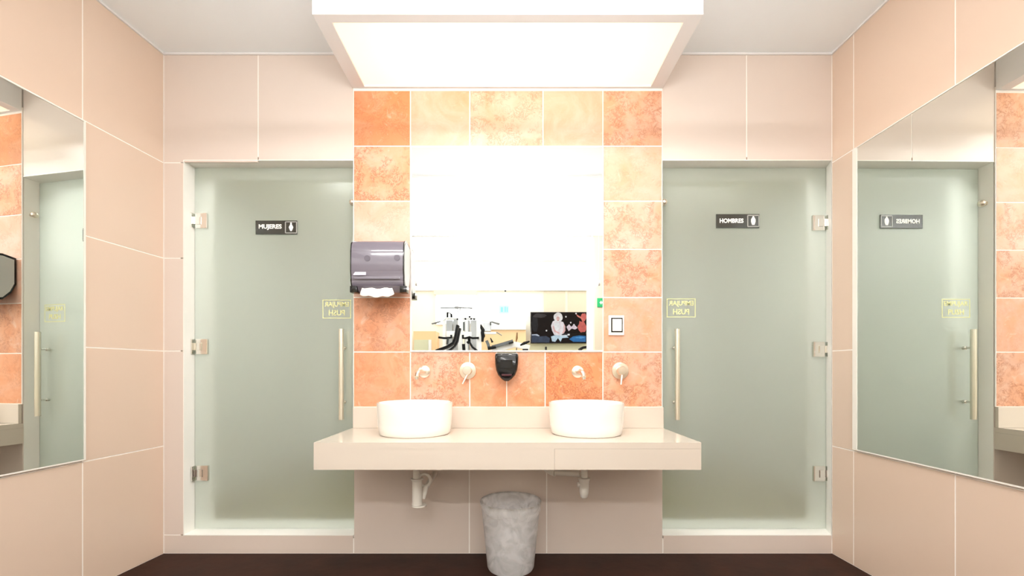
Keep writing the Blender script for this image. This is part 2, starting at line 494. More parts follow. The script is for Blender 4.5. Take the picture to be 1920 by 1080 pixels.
# ------------------------------------------------------------------ rooms behind the frosted doors
def wc_room(n, x0, x1, lampx, lampy):
    y0, y1 = D + .0905, D + 2.9
    hx0, hx1 = (DLx0 - .02, DLx1 + .02) if n == 'left' else (DRx0 - .02, XR + .081)
    bm = bmesh.new()
    bx(bm, x0 - .05, x0, y0, y1, 0, 2.75); bx(bm, x1, x1 + .05, y0, y1, 0, 2.75)
    bx(bm, x0 - .05, x1 + .05, y1, y1 + .05, 0, 2.75)
    bx(bm, x0, hx0, y0, y0 + .05, 0, 2.75); bx(bm, hx1, x1, y0, y0 + .05, 0, 2.75)
    bx(bm, hx0, hx1, y0, y0 + .05, ZT + .02, 2.75); bx(bm, hx0, hx1, y0, y0 + .05, 0, ZS - .02)
    struct('wall_cubicle_%s' % n, bm, mat('cubicle_tile_' + n, rgb(196, 200, 192), 0.4, vary=0.04))
    struct('floor_cubicle_%s' % n, box_bm(x0, x1, y0, y1, -.05, 0), mat('cubicle_floor_' + n, rgb(112, 102, 52), 0.5, vary=0.08))
    struct('ceiling_cubicle_%s' % n, box_bm(x0 - .05, x1 + .05, y0, y1 + .05, 2.75, 2.8), mat('cubicle_ceiling_' + n, rgb(190, 190, 160), .8, vary=.03))
    t = thing('ceiling_lamp', 'square lamp glowing behind the frosted %s door' % n, 'lamp', (lampx, lampy, 2.75))
    q = .34
    obj('diffuser', box_bm(lampx - q, lampx + q, lampy - q, lampy + q, 2.72, 2.745), emit_mat('wc_lamp_' + n, (0.97, 1.0, 0.97, 1), E_WC), t)
    obj('base', box_bm(lampx - q - .02, lampx + q + .02, lampy - q - .02, lampy + q + .02, 2.7455, 2.7495), MT['white'], t)
wc_room('left', -2.5, -.30, -1.15, D + .66)
wc_room('right', .10, 2.6, 1.55, D + .50)

# ------------------------------------------------------------------ doors
def hinge(door, hx, hz, sgn):
    # glass clamp hinge; sgn = -1 hinge side is to the left
    yg = D + .0855
    bm = box_bm(hx - .036, hx + .036, yg - .016, yg - .001, hz - .047, hz + .047, .004)
    h = obj('hinge', bm, MT['chrome'], door)
    xk = hx + sgn * .043
    obj('hinge_knuckle', tube_bm([(xk, yg - .012, hz - .022), (xk, yg - .012, hz + .022)], .010), MT['chrome'], h, True)
    a, b = sorted((xk + sgn * .004, xk + sgn * .012))
    obj('jamb_plate', box_bm(a, b, yg - .035, yg - .002, hz - .045, hz + .045, .002), MT['chrome'], h)
    bm = box_bm(hx - .014 + sgn * .012, hx + .014 + sgn * .012, yg - .020, yg - .015, hz - .024, hz + .024, .003)
    obj('hinge_cover', bm, MT['chrome'], h)

def door(n, x0, x1, hinges, hxs, handle_x, sign_rect, word, fig, sticker, s1, s2, flip):
    yg0, yg1 = D + .085, D + .095
    bm = box_bm(x0 + .003, x1 - .003, yg0, yg1, ZS + .006, ZT - .006, .0015, 1)
    d = struct('door_%d' % n, bm, MT['glass'])
    sgn = -1 if n == 1 else 1
    for hz, hx in zip(hinges, hxs): hinge(d, hx, hz, sgn)
    # pull handle: bar outside, bar inside, two cross pins
    h = None
    for yy, nm in ((D + .025, 'handle'), (D + .155, 'inner_handle')):
        o = obj(nm, tube_bm([(handle_x, yy, Z(787, 2.63)), (handle_x, yy, Z(617, 2.63))], .0155, 20), MT['steel'], d, True)
        h = h or o
    for pz in (Z(652, 2.66), Z(754, 2.66)):
        bm = bmesh.new()
        tube(bm, [(handle_x, D + .03, pz), (handle_x, yg0 - .014, pz)], .0065)
        tube(bm, [(handle_x, yg0 - .016, pz), (handle_x, yg0 - .0005, pz)], .011)
        tube(bm, [(handle_x, yg1 + .0005, pz), (handle_x, D + .15, pz)], .0065)
        obj('handle_pin', bm, MT['chrome'], d, True)
    # sign plate
    l, t, r, b = sign_rect
    a0, a1, b0, b1 = X(l, yg0), X(r, yg0), Z(b, yg0), Z(t, yg0)
    bm = box_bm(a0, a1, yg0 - .006, yg0 - .0005, b0, b1, .0025)
    sp = obj('sign_plate', bm, MT['signblack'], d); sp['label'] = 'black restroom sign plate with white word and figure'
    wdt = a1 - a0; hgt = b1 - b0
    obj('sign_lettering', text_bm(word, hgt * .42, a0 + wdt * .355, b0 + hgt * .52, yg0 - .0066, .0012, False, wdt * .55), MT['signwhite'], sp)
    # pictogram square
    cxp, czp, q = a1 - wdt * .145, (b0 + b1) / 2, hgt * .40
    bm = bmesh.new()
    w_ = q * .16
    for s_ in (-1, 1):
        bx(bm, cxp + s_ * q - w_ / 2, cxp + s_ * q + w_ / 2, yg0 - .0075, yg0 - .006, czp - q, czp + q)
        bx(bm, cxp - q, cxp + q, yg0 - .0075, yg0 - .006, czp + s_ * q - w_ / 2, czp + s_ * q + w_ / 2)
    obj('sign_frame', bm, MT['signgrey'], sp)
    bm = bmesh.new()
    yf0, yf1 = yg0 - .0076, yg0 - .006
    if fig == 'woman':
        pts = [(-.10, .62), (.10, .62), (.44, .05), (.40, -.10), (.14, -.66), (-.14, -.66), (-.40, -.10), (-.44, .05)]
    else:
        pts = [(-.20, .66), (.20, .66), (.44, .30), (.44, -.15), (.24, -.70), (-.24, -.70), (-.44, -.15), (-.44, .30)]
    prism(bm, [(cxp + u * q * .9, czp + v * q * 1.0) for u, v in pts], 'y', yf0, yf1)
    bx_c = lathe_bm([(0, 0), (q * .16, 0), (q * .16, .0016), (0, .0016)], (cxp, yf0 + .0016, czp + q * .72), 16, Matrix.Rotation(math.radians(90), 4, 'X'))
    obj('sign_figure', join_bm(bm, bx_c), MT['signwhite'], sp)
    # small sticker
    l, t, r, b = sticker
    a0, a1, b0, b1 = X(l, yg0), X(r, yg0), Z(b, yg0), Z(t, yg0)
    e = .004
    bm = bmesh.new()
    for q0, q1, r0, r1 in ((a0, a1, b1 - e, b1), (a0, a1, b0, b0 + e), (a0, a0 + e, b0 + e, b1 - e), (a1 - e, a1, b0 + e, b1 - e)):
        bx(bm, q0, q1, yg0 - .0012, yg0 - .0004, r0, r1)
    st = obj('sticker', bm, MT['yellow'], d); st['label'] = 'small pale yellow outlined sticker'
    bm = text_bm(s1, .040, (a0 + a1) / 2, b0 + (b1 - b0) * .72, yg0 - .001, .0006, flip, (a1 - a0) * .86)
    bm = join_bm(bm, text_bm(s2, .046, (a0 + a1) / 2, b0 + (b1 - b0) * .30, yg0 - .001, .0006, flip, (a1 - a0) * .56))
    obj('sticker_lettering', bm, MT['yellow'], st)
    return d

door(1, DLx0, DLx1, [Z(414, 2.68), Z(650, 2.68), Z(887, 2.68)], [X(378, 2.68), X(379, 2.68), X(380, 2.68)], X(640, 2.63),
     (480, 414, 558, 440), 'MUJERES', 'woman', (605, 562, 658, 597), 'EMPUJAR', 'PUSH', True)
door(2, DRx0, XR + .030, [Z(418, 2.68), Z(655, 2.68), Z(888, 2.68)], [X(1534, 2.68), X(1535, 2.68), X(1536, 2.68)], X(1270, 2.63),
     (1342, 402, 1423, 428), 'HOMBRES', 'man', (1250, 560, 1304, 595), 'EMPUJAR', 'PUSH', True)

# door stops on the reveals beside the pier
for nm, sx, sgn in (('left', DLx1, -1), ('right', DRx0, 1)):
    zc = Z(374); yc = D + .045
    t = thing('door_stop', 'small round metal stop on the reveal of the %s door' % nm, 'door stop', (sx, yc, zc))
    R = Matrix.Rotation(math.radians(90) * sgn, 4, 'Y')
    obj('flange', lathe_bm([(0, 0), (.012, 0), (.012, .006), (0, .006)], (sx + sgn * .0005, yc, zc), 20, R), MT['nickel'], t, True)
    obj('knob', lathe_bm([(0, .0065), (.010, .0065), (.017, .014), (.021, .024), (.019, .034), (.010, .042), (0, .044)], (sx + sgn * .0005, yc, zc), 24, R), MT['nickel'], t, True)

# ------------------------------------------------------------------ light box above the washstand
LBX, LBY0, LBZ = .927, 2.057, 2.787
t = thing('light_box', 'large white dropped light box glowing above the washstand mirror', 'ceiling light', (0, 2.33, LBZ))
bm = bmesh.new()
ins = .075
yb = D - .0075
ZTOP = CEIL - .001
bx(bm, -LBX, LBX, LBY0, LBY0 + .03, LBZ, ZTOP)             # front fascia
bx(bm, -LBX, -LBX + .03, LBY0 + .03, yb, LBZ, ZTOP)
bx(bm, LBX - .03, LBX, LBY0 + .03, yb, LBZ, ZTOP)
bx(bm, -LBX + .03, LBX - .03, yb - .015, yb, LBZ, ZTOP)
# bottom lips
bx(bm, -LBX + .03, LBX - .03, LBY0 + .03, LBY0 + .05, LBZ, LBZ + .012)
bx(bm, -LBX + .03, -LBX + ins, LBY0 + .05, yb - .015, LBZ, LBZ + .012)
bx(bm, LBX - ins, LBX - .03, LBY0 + .05, yb - .015, LBZ, LBZ + .012)
obj('housing', bm, MT['white'], t)
# diffuser: translucent sheet with its own even glow, tubes behind make the bright middle
dm = bpy.data.materials.new('opal_diffuser'); dm.use_nodes = True
nt = dm.node_tree; out = nt.nodes['Material Output']; nt.nodes.remove(nt.nodes['Principled BSDF'])
ts = nt.nodes.new('ShaderNodeBsdfTranslucent'); ts.inputs[0].default_value = (0.92, 0.88, 0.80, 1)
em = nt.nodes.new('ShaderNodeEmission'); em.inputs[0].default_value = (1.0, 0.78, 0.58, 1); em.inputs[1].default_value = 0.42
ad = nt.nodes.new('ShaderNodeAddShader')
nt.links.new(ts.outputs[0], ad.inputs[0]); nt.links.new(em.outputs[0], ad.inputs[1]); nt.links.new(ad.outputs[0], out.inputs[0])
bm = box_bm(-LBX + .032, LBX - .032, LBY0 + .032, yb - .017, LBZ + .0125, LBZ + .0155)
obj('diffuser', bm, dm, t)
for ty in (2.22, 2.42):
    obj('tube', tube_bm([(-.55, ty, 2.915), (.55, ty, 2.915)], .014, 12), emit_mat('tube_glow', (1.0, 0.93, 0.80, 1), E_TUBE * .5), t, True)

# added fill light: framed glowing sheets, flush under the ceiling
def panel(x0, x1, y0, y1, label, e, col, group):
    t = thing('added_ceiling_panel', label, 'ceiling light', ((x0 + x1) / 2, (y0 + y1) / 2, CEIL), group)
    obj('diffuser', box_bm(x0 + .03, x1 - .03, y0 + .03, y1 - .03, CEIL - .012, CEIL - .001), emit_mat('panel_glow', col, e), t)
    bm = bmesh.new()
    for a in ((x0, x0 + .0295, y0, y1), (x1 - .0295, x1, y0, y1), (x0 + .0295, x1 - .0295, y0, y0 + .0295), (x0 + .0295, x1 - .0295, y1 - .0295, y1)):
        bx(bm, a[0], a[1], a[2], a[3], CEIL - .016, CEIL - .001)
    obj('frame', bm, MT['white'], t)
panel(-1.75, 1.75, -.80, .95, 'large added fill-light panel over the washroom', E_PANEL, (1, .975, .94, 1), 'added fill-light panels')
panel(-3.2, 3.0, -2.36, -.95, 'added glowing gym ceiling panel nearest the washroom', E_GYM, (1, .99, .97, 1), 'added fill-light panels')
panel(-3.2, 3.3, -5.15, -2.36, 'added glowing gym ceiling panel nearest the gym window', E_GYM, (1, .99, .97, 1), 'added fill-light panels')
def bar(x0, x1, y, z, label, k_=1.0):  # added glowing tubes, hung out of direct view to brighten ceiling and walls
    t = thing('added_tube_light', label, 'added light', ((x0 + x1) / 2, y, CEIL), 'added tube lights')
    obj('tube', tube_bm([(x0, y, z), (x1, y, z)], .036, 20), emit_mat('bar_glow', (1, .985, .96, 1), E_BAR * k_), t, True)
    for a, b in ((x0 - .03, x0 - .0005), (x1 + .0005, x1 + .03)):
        obj('end_cap', tube_bm([(a, y, z), (b, y, z)], .038, 20), MT['white'], t, True)
        k = (a + b) / 2
        obj('hanger', tube_bm([(k, y, z + .036), (k, y, CEIL - .001)], .002, 8), MT['steel'], t)
bar(-1.2, 1.2, 1.12, 2.40, 'added glowing tube light hung across the washroom, nearer the washstand')
bar(-1.2, 1.2, -.62, 2.26, 'added glowing tube light hung across the washroom, nearer the gym', 1.45)
def spot(x, y, label):  # added unseen lamp, placed to throw the light box's shadow on the wall
    t = thing('added_spot_lamp', label, 'lamp', (x, y, CEIL), 'added lamps before the light box')
    obj('bezel', lathe_bm([(.052, -.0006), (.066, -.0006), (.064, -.006), (.052, -.004)], (x, y, CEIL), 32, closed=True), MT['white'], t, True)
    obj('lens', lathe_bm([(0, -.0045), (.050, -.0035), (.051, -.001), (0, -.001)], (x, y, CEIL), 32), emit_mat('spot_glow', (1, .97, .94, 1), E_SPOT), t, True)
spot(.43, 1.76, 'small added ceiling lamp just in front of the light box, on the right')
spot(-.24, 1.62, 'small added ceiling lamp just in front of the light box, on the left')

# ------------------------------------------------------------------ mirrors
t = thing('wall_mirror', 'large frameless mirror above the washbasins showing the gym', 'mirror', (X(951), D - .01, Z(658)))
obj('glass', box_bm(X(773), X(1129), DM, D - .008, Z(657), Z(279)), MT['mirror'], t)
bm = bmesh.new()
for a in ((X(771.5), X(773), Z(659), Z(277)), (X(1129), X(1130.5), Z(659), Z(277)), (X(773), X(1129), Z(279), Z(277.5)), (X(773), X(1129), Z(659.5), Z(657))):
    bx(bm, a[0], a[1], DM - .001, D - .008, min(a[2:]), max(a[2:]))
obj('edge_trim', bm, MT['trim'], t)

def side_mirror(W, s, u0, u1, z0, z1, label, strip):
    o = bpy.data.objects.new('wall_mirror', None); COL.objects.link(o)
    o.matrix_world = W @ Matrix.Translation((u0, 0, z0)); tag(o, label, 'mirror')
    def loc(bm): bm.transform(Matrix.Translation((-u0, 0, -z0))); return bm
    y = sorted((s * .0008, s * .012))
    g = obj('glass', loc(box_bm(u0 + strip, u1, y[0], y[1], z0, z1)), MT['mirror_side']); g.parent = o
    bm = bmesh.new(); y = sorted((s * .0008, s * .0145))
    bx(bm, u0, u0 + strip - .0005, y[0], y[1], z0 - .006, z1 + .003)
    bx(bm, u0 + strip, u1, y[0], y[1], z0 - .007, z0 - .0005)
    bx(bm, u0 + strip, u1, y[0], y[1], z1 + .0005, z1 + .003)
    f = obj('edge_trim', loc(bm), MT['trim']); f.parent = o
side_mirror(WL, sl, .450, 2.9, .662, 2.332, 'large wall mirror on the left tiled wall', .008)
side_mirror(WR, sr, .170, 2.9, .662, 2.332, 'large wall mirror on the right tiled wall', .030)

# ------------------------------------------------------------------ washstand counter
CY0 = 2.078
ct, cb = .755, Z(881, CY0)
t = thing('washstand_counter', 'cream stone counter carrying two round white basins', 'counter', (0, 2.35, cb))
bm = bmesh.new()
bx(bm, X(588, CY0), X(1315, CY0), CY0, D - .0005, ct - .03, ct)
seam = X(1040, CY0)
obj('top', bm, MT['counter'], t, True)
bm = bmesh.new()
bx(bm, X(588, CY0), seam - .0004, CY0 + .0005, CY0 + .03, cb, ct - .0301)
bx(bm, seam + .0004, X(1315, CY0), CY0 + .0005, CY0 + .03, cb, ct - .0305)
obj('front_apron', bm, MT['counter'], t)
for nm, a, b in (('l', X(588, CY0), X(588, CY0) + .03), ('r', X(1315, CY0) - .03, X(1315, CY0))):
    obj('side_apron', box_bm(a, b, CY0 + .0305, D - .0005, cb, ct - .0305), MT['counter'], t)
obj('backsplash', box_bm(X(664), X(1242), D - .022, D - .0035, ct + .0005, Z(763), .002), MT['counter'], wp)

def basin(cx_, label):
    R, Hh, cyy = .205, .172, 2.382
    t = thing('wash_basin', label, 'basin', (cx_, cyy, ct), 'vessel basins on the counter')
    prof = [(0, .001), (R * .90, .001), (R * .935, .008), (R * .965, .05), (R * .985, .11), (R * .995, Hh - .006), (R * .99, Hh - .001), (R * .975, Hh),
            (R * .95, Hh - .001), (R * .935, Hh - .008), (R * .90, .09), (R * .78, .045), (R * .45, .026), (.03, .022), (0, .022)]
    obj('bowl', lathe_bm(prof, (cx_, cyy, ct), 72), MT['porcelain'], t, True)
    obj('drain', lathe_bm([(0, .0225), (.026, .0225), (.030, .025), (.020, .028), (0, .027)], (cx_, cyy, ct), 28), MT['chrome'], t, True)
bxl, bxr = X(778.5, 2.382), X(1099, 2.382)
basin(bxl, 'round white vessel basin on the left end of the counter, below the towel dispenser')
basin(bxr, 'round white vessel basin on the right half of the counter, below the light switch')

# wall taps
RX = Matrix.Rotation(math.radians(90), 4, 'X')        # lathe z -> -y (towards the viewer)
yw = D - .0075
def spout(px, label):
    c = Vector((X(px, 2.56), yw, Z(697, 2.56)))
    t = thing('wall_spout', label, 'tap', c, 'wall spouts above the basins')
    obj('flange', lathe_bm([(0, 0), (.036, 0), (.036, .004), (.028, .009), (.017, .011), (0, .011)], c, 36, RX), MT['nickel'], t, True)
    e = c + Vector((0, -.20, -.012))
    obj('spout', tube_bm([c + Vector((0, -.0115, 0)), c + Vector((0, -.08, 0)), c + Vector((0, -.16, -.003)), e, e + Vector((0, -.012, -.016))], [.014, .014, .013, .013, .012], 24), MT['nickel'], t, True)
    obj('aerator', tube_bm([e + Vector((0, -.012, -.0165)), e + Vector((0, -.013, -.030))], .010, 20), MT['chrome'], t, True)
spout(793, 'satin metal wall spout above the left basin')
spout(1085, 'satin metal wall spout above the right basin')
def valve(px, label, ang):
    c = Vector((X(px, 2.59), yw, Z(695, 2.59)))
    t = thing('tap_valve', label, 'tap', c, 'round tap handles beside the spouts')
    obj('flange', lathe_bm([(0, 0), (.050, 0), (.052, .004), (.049, .009), (.026, .012), (0, .012)], c, 40, RX), MT['nickel'], t, True)
    obj('body', lathe_bm([(0, .0125), (.027, .0125), (.027, .048), (.024, .055), (0, .056)], c, 36, RX), MT['nickel'], t, True)
    a = math.radians(ang); p0 = c + Vector((0, -.045, -.026)); 
    p1 = c + Vector((math.sin(a) * .085, -.058, -.026 - math.cos(a) * .055))
    obj('lever', tube_bm([p0, (p0 + p1) / 2, p1], [.007, .0062, .005], 16), MT['nickel'], t, True)
valve(877, 'round satin tap handle between left spout and black soap dispenser', -18)
valve(1163, 'round satin tap handle at the right edge of the pier', -6)

# soap dispenser
sx0, sx1 = X(928, 2.53), X(972, 2.53)
c = Vector(((sx0 + sx1) / 2, yw, Z(690, 2.53)))
t = thing('soap_dispenser', 'glossy black soap dispenser under the centre mirror', 'soap dispenser', c)
hw = (sx1 - sx0) / 2; zt, zb = Z(662, 2.53), Z(715, 2.53)
def shield(k, dz=0):
    h = zt - zb
    prof = [(-.86, 0), (-.97, .04), (-1, .14), (-.97, .40), (-.90, .60), (-.72, .78), (-.42, .92), (-.15, .995)]
    pts = [(c.x + u * hw * k, zt - v * h * k - (1 - k) * h * .45 - dz) for u, v in prof]
    return pts + [(2 * c.x - p[0], p[1]) for p in reversed(pts)]
bm = bmesh.new()
layers = [(yw, .90), (yw - .045, .98), (yw - .085, 1.0), (yw - .100, .93), (yw - .106, .82)]
rings = [[bm.verts.new((p[0], y, p[1])) for p in shield(k)] for y, k in layers]
for A, B in zip(rings, rings[1:]):
    for i in range(len(A)): bm.faces.new((A[i], A[(i + 1) % len(A)], B[(i + 1) % len(A)], B[i]))
bm.faces.new(rings[0]); bm.faces.new(rings[-1])
obj('cover', bm, MT['black'], t, True)
obj('top_cap', box_bm(c.x - hw * .80, c.x + hw * .80, yw - .075, yw - .012, zt - .001, zt + .006, .002), mat('soap_cap', rgb(110, 100, 74), .3, vary=.05), t)
obj('window', box_bm(c.x - hw * .55, c.x + hw * .50, yw - .1085, yw - .1065, zt - .09, zt - .040, .0009), MT['black'], t)
obj('push_bar', box_bm(c.x - hw * .42, c.x + hw * .42, yw - .1105, yw - .1065, zb + .032, zb + .043, .002), mat('soap_push', rgb(70, 24, 34), .3, vary=.05), t)

# light switch
t = thing('light_switch', 'white wall switch with dark outlined rocker on the pier', 'switch', (X(1154), yw, Z(610)))
obj('plate', box_bm(X(1140), X(1169), yw - .010, yw - .0003, Z(629), Z(592), .004, 3), MT['trim'], t, True)
obj('rocker_gap', box_bm(X(1144.5), X(1166), yw - .0112, yw - .0101, Z(623.5), Z(596.5)), MT['black'], t)
obj('rocker', box_bm(X(1146.6), X(1164), yw - .0165, yw - .0113, Z(621.3), Z(598.8), .002), MT['porcelain'], t)

# towel dispenser
dy = 2.435
tx0, tx1 = X(656, dy), X(757, dy)
t = thing('towel_dispenser', 'smoky grey paper towel dispenser on the left of the pier', 'towel dispenser', ((tx0 + tx1) / 2, D - .01, Z(545, dy)))
zt, zb = Z(449, dy + .02), Z(545, dy)
hh = zt - zb
# side profile (y, z)
pf = [(yw - .004, zt - .012), (yw - .07, zt + .003), (yw - .125, zt - .003), (yw - .147, zt - .022), (yw - .157, zt - .07), (yw - .160, zb + .11),
      (yw - .152, zb + .075), (yw - .155, zb + .058), (yw - .140, zb + .022), (yw - .105, zb - .004), (yw - .070, zb + .004), (yw - .030, zb + .050), (yw - .004, zb + .11)]
bm = bmesh.new(); prism(bm, pf, 'x', tx0 + .006, tx1 - .006)
bmesh.ops.bevel(bm, geom=[e for e in bm.edges if abs(e.verts[0].co.x - e.verts[1].co.x) > .01], offset=.008, segments=3, affect='EDGES')
obj('cover', bm, MT['smoke'], t, True)
cen = (yw - .08, (zt + zb) / 2)
for a, b in ((tx0, tx0 + .0055), (tx1 - .0055, tx1)):
    bm = bmesh.new(); prism(bm, pf, 'x', a, b)
    sp = obj('side_panel', bm, MT['black'], t, True)
    q = [(cen[0] + (p[0] - cen[0]) * .86, cen[1] + (p[1] - cen[1]) * .90) for p in pf]
    bm = bmesh.new()
    if a == tx0: prism(bm, q, 'x', a - .003, a - .0003)
    else: prism(bm, q, 'x', b + .0003, b + .003)
    obj('side_inset', bm, MT['greyside'], sp, True)
# lower black lugs
for px, w2 in ((661, 8), (755, 7)):
    xx = X(px, dy); obj('lug', box_bm(xx - .02, xx + .02, yw - .152, yw - .09, zb - .008, zb + .030, .006), MT['black'], t, True)
# knobs of the roll seen through the cover
for px, py, r in ((688, 484, .017), (744, 483, .017)):
    cc = (X(px, dy), yw - .1595, Z(py, dy))
    obj('roll_hub', lathe_bm([(0, 0), (r, 0), (r, .0012), (0, .0012)], cc, 28, RX), MT['smoke_dark'], t)
# ridge + printed maker's patch
obj('ridge', box_bm(tx0 + .022, tx1 - .022, yw - .1625, yw - .1590, Z(523, dy), Z(518.5, dy), .0018), MT['smoke'], t)
bm = bmesh.new()
l0, l1, m0, m1 = X(662, dy), X(686, dy), Z(516, dy), Z(510, dy)
prism(bm, [(l0, m0 + .003), (l0 + .012, m1), (l1, m1), (l1, m0 + .001), (l0 + .004, m0)], 'y', yw - .1640, yw - .1605)
obj('printed_patch', bm, MT['silverlogo'], t)['label'] = 'pale silver maker patch'
# towel sheet
bm = bmesh.new(); n = 12; m_ = 6
g = {}
for i in range(n + 1):
    for j in range(m_ + 1):
        u, v = i / n, j / m_
        px = 677 + 60 * u + (1 - 2 * u) * 2 * math.cos(v * 3.1)
        top = 537 + 3 * math.sin(u * math.pi); bot = 553 + 4 * math.sin(u * 3.1) + 1.5 * math.sin(u * 17)
        p = P(px, top + (bot - top) * v, 2.437 + .03 * (1 - v) + .004 * math.sin(u * 14 + v * 3))
        g[i, j] = bm.verts.new(p)
for i in range(n):
    for j in range(m_): bm.faces.new((g[i, j], g[i + 1, j], g[i + 1, j + 1], g[i, j + 1]))
o = obj('towel_sheet', bm, MT['paper'], t, True)
o['label'] = 'white paper towel end hanging out'
sm = o.modifiers.new('s', 'SOLIDIFY'); sm.thickness = .0015

# ------------------------------------------------------------------ traps under the counter
def ring_prof(c, parts, mtx=None, seg=28):
    return lathe_bm(parts, c, seg, mtx)
# left
c = Vector((X(785, 2.38), 2.38, 0))
t = thing('waste_trap', 'white plastic bottle trap with curled pipe under the left basin', 'drain pipe', (c.x, c.y, Z(950, 2.38)), 'drain traps under the counter')
zt_ = ct - .031
obj('tailpiece', tube_bm([(c.x - .012, c.y, zt_), (c.x - .012, c.y, Z(898, 2.38))], .0185, 24), MT['pvc'], t, True)
zb_, zn = Z(950, 2.38), Z(897, 2.38)
obj('bottle', lathe_bm([(0, zb_ + .012), (.030, zb_ + .012), (.027, zb_ + .03), (.027, zn - .012), (.030, zn - .01), (.034, zn - .006), (.034, zn), (.019, zn + .002)], (c.x - .008, c.y, 0), 32), MT['pvc'], t, True)
obj('bottle_cap', lathe_bm([(0, zb_), (.030, zb_ + .001), (.040, zb_ + .005), (.038, zb_ + .0115), (0, zb_ + .0118)], (c.x + .003, c.y, 0), 32), MT['pvc'], t, True)
pts = []
kx, kz = X(798, 2.44), Z(897, 2.44)
for k in range(13):
    a = math.radians(155 - 25 * k)
    pts.append((kx + .034 * math.cos(a), c.y + .01 + k * .002, kz + .036 * math.sin(a)))
obj('curled_pipe', tube_bm(pts, .0085, 16), MT['pvc'], t, True)
obj('branch_pipe', tube_bm([(c.x + .022, c.y + .02, Z(935, 2.4)), (c.x + .034, c.y + .03, Z(915, 2.4)), (c.x + .045, c.y + .10, Z(909, 2.4)), (c.x + .048, D - .001, Z(905, 2.4))], [.010, .015, .016, .016], 20), MT['pvc'], t, True)
# right
c = Vector((X(1095, 2.38), 2.38, 0))
t = thing('waste_trap', 'white plastic bottle trap with long sideways pipe under the right basin', 'drain pipe', (c.x, c.y, Z(934, 2.38)), 'drain traps under the counter')
zb_, zn = Z(934, 2.38), Z(896, 2.38)
obj('tailpiece', tube_bm([(c.x + .002, c.y, zt_), (c.x + .002, c.y, Z(895, 2.38))], .0185, 24), MT['pvc'], t, True)
obj('bottle', lathe_bm([(0, zb_), (.012, zb_ + .001), (.020, zb_ + .008), (.025, zb_ + .03), (.028, zn - .02), (.031, zn - .014), (.033, zn), (.019, zn + .002)], (c.x, c.y, 0), 32), MT['pvc'], t, True)
obj('side_cap', lathe_bm([(0, 0), (.014, 0), (.014, .012), (0, .014)], (c.x - .024, c.y, Z(909, 2.38)), 20, Matrix.Rotation(math.radians(-90), 4, 'Y')), MT['pvc'], t, True)
obj('side_pipe', tube_bm([(c.x - .022, c.y + .01, Z(889, 2.38)), (X(1050, 2.42), 2.43, Z(887, 2.42)), (X(1042, 2.42), 2.44, Z(886, 2.43))], .0165, 20), MT['pvc'], t, True)
obj('elbow', tube_bm([(X(1042, 2.42), 2.44, Z(886, 2.43)), (X(1036, 2.42), 2.455, Z(885.5, 2.43)), (X(1030, 2.45), 2.49, Z(884, 2.45)), (X(1024, 2.5), D - .001, Z(882, 2.5))], [.024, .024, .022, .020], 20), MT['pvc'], t, True)

# ------------------------------------------------------------------ waste bin
bcx, bcy = X(957.5, 2.43), 2.425
Rr, Rb, Hb = .166, .130, .372
t = thing('waste_bin', 'grey translucent round waste bin with clear bag below the counter', 'bin', (bcx, bcy, 0))
bm = lathe_bm([(0, .002), (Rb * .96, .002), (Rb, .012), (Rr, Hb), (Rr - .003, Hb), (Rb - .003, .016), (Rb * .95, .006), (0, .006)], (bcx, bcy, 0), 64)
obj('body', bm, MT['bin'], t, True)
bm = bmesh.new()
tube(bm, [(bcx + (Rr + .001) * math.cos(a), bcy + (Rr + .001) * math.sin(a), Hb) for a in [2 * math.pi * k / 64 for k in range(65)]], .0035, 10, False)
obj('rim', bm, MT['binrim'], t, True)
# bag: crumpled lining folded over the rim
bm = bmesh.new(); seg = 120; NZ = 40; rings = []
for j in range(NZ + 1):
    v = j / NZ
    ring = []
    for k in range(seg):
        a = 2 * math.pi * k / seg
        if v < .14:      # overhang outside the rim
            q = v / .14; fold = .040 + .02 * math.sin(a * 1.0 + 2.2) + .012 * math.sin(5 * a)
            z = Hb - fold * (1 - q); r = Rr + .0065 - (Rr - Rb) * (Hb - z) / Hb + .002 * math.sin(9 * a)
        elif v < .20:
            q = (v - .14) / .06
            z = Hb + .006 * math.sin(q * math.pi); r = Rr + .0065 - .014 * q
        else:
            q = (v - .20) / .80
            z = Hb - (Hb - .018) * min(1, q * 1.25); rr_ = Rb + (Rr - Rb) * z / Hb - .009
            if q > .8: rr_ *= max(0.0, 1 - (q - .8) / .2)
            nn = noise.noise(Vector((math.cos(a) * 2.2, math.sin(a) * 2.2, z * 14)))
            n2 = noise.noise(Vector((math.cos(a) * 6, math.sin(a) * 6, z * 30 + 5)))
            r = max(0.001, rr_ - abs(nn) * .045 * min(1, q * 6) - abs(n2) * .012 * min(1, q * 6))
            z += n2 * .006 if q > .8 else 0
        ring.append(bm.verts.new((bcx + r * math.cos(a), bcy + r * math.sin(a), z)))
    rings.append(ring)
for A, B in zip(rings, rings[1:]):
    for k in range(seg): bm.faces.new((A[k], A[(k + 1) % seg], B[(k + 1) % seg], B[k]))
obj('bag', bm, MT['bag'], t, True)['label'] = 'clear crumpled bag folded over the rim'

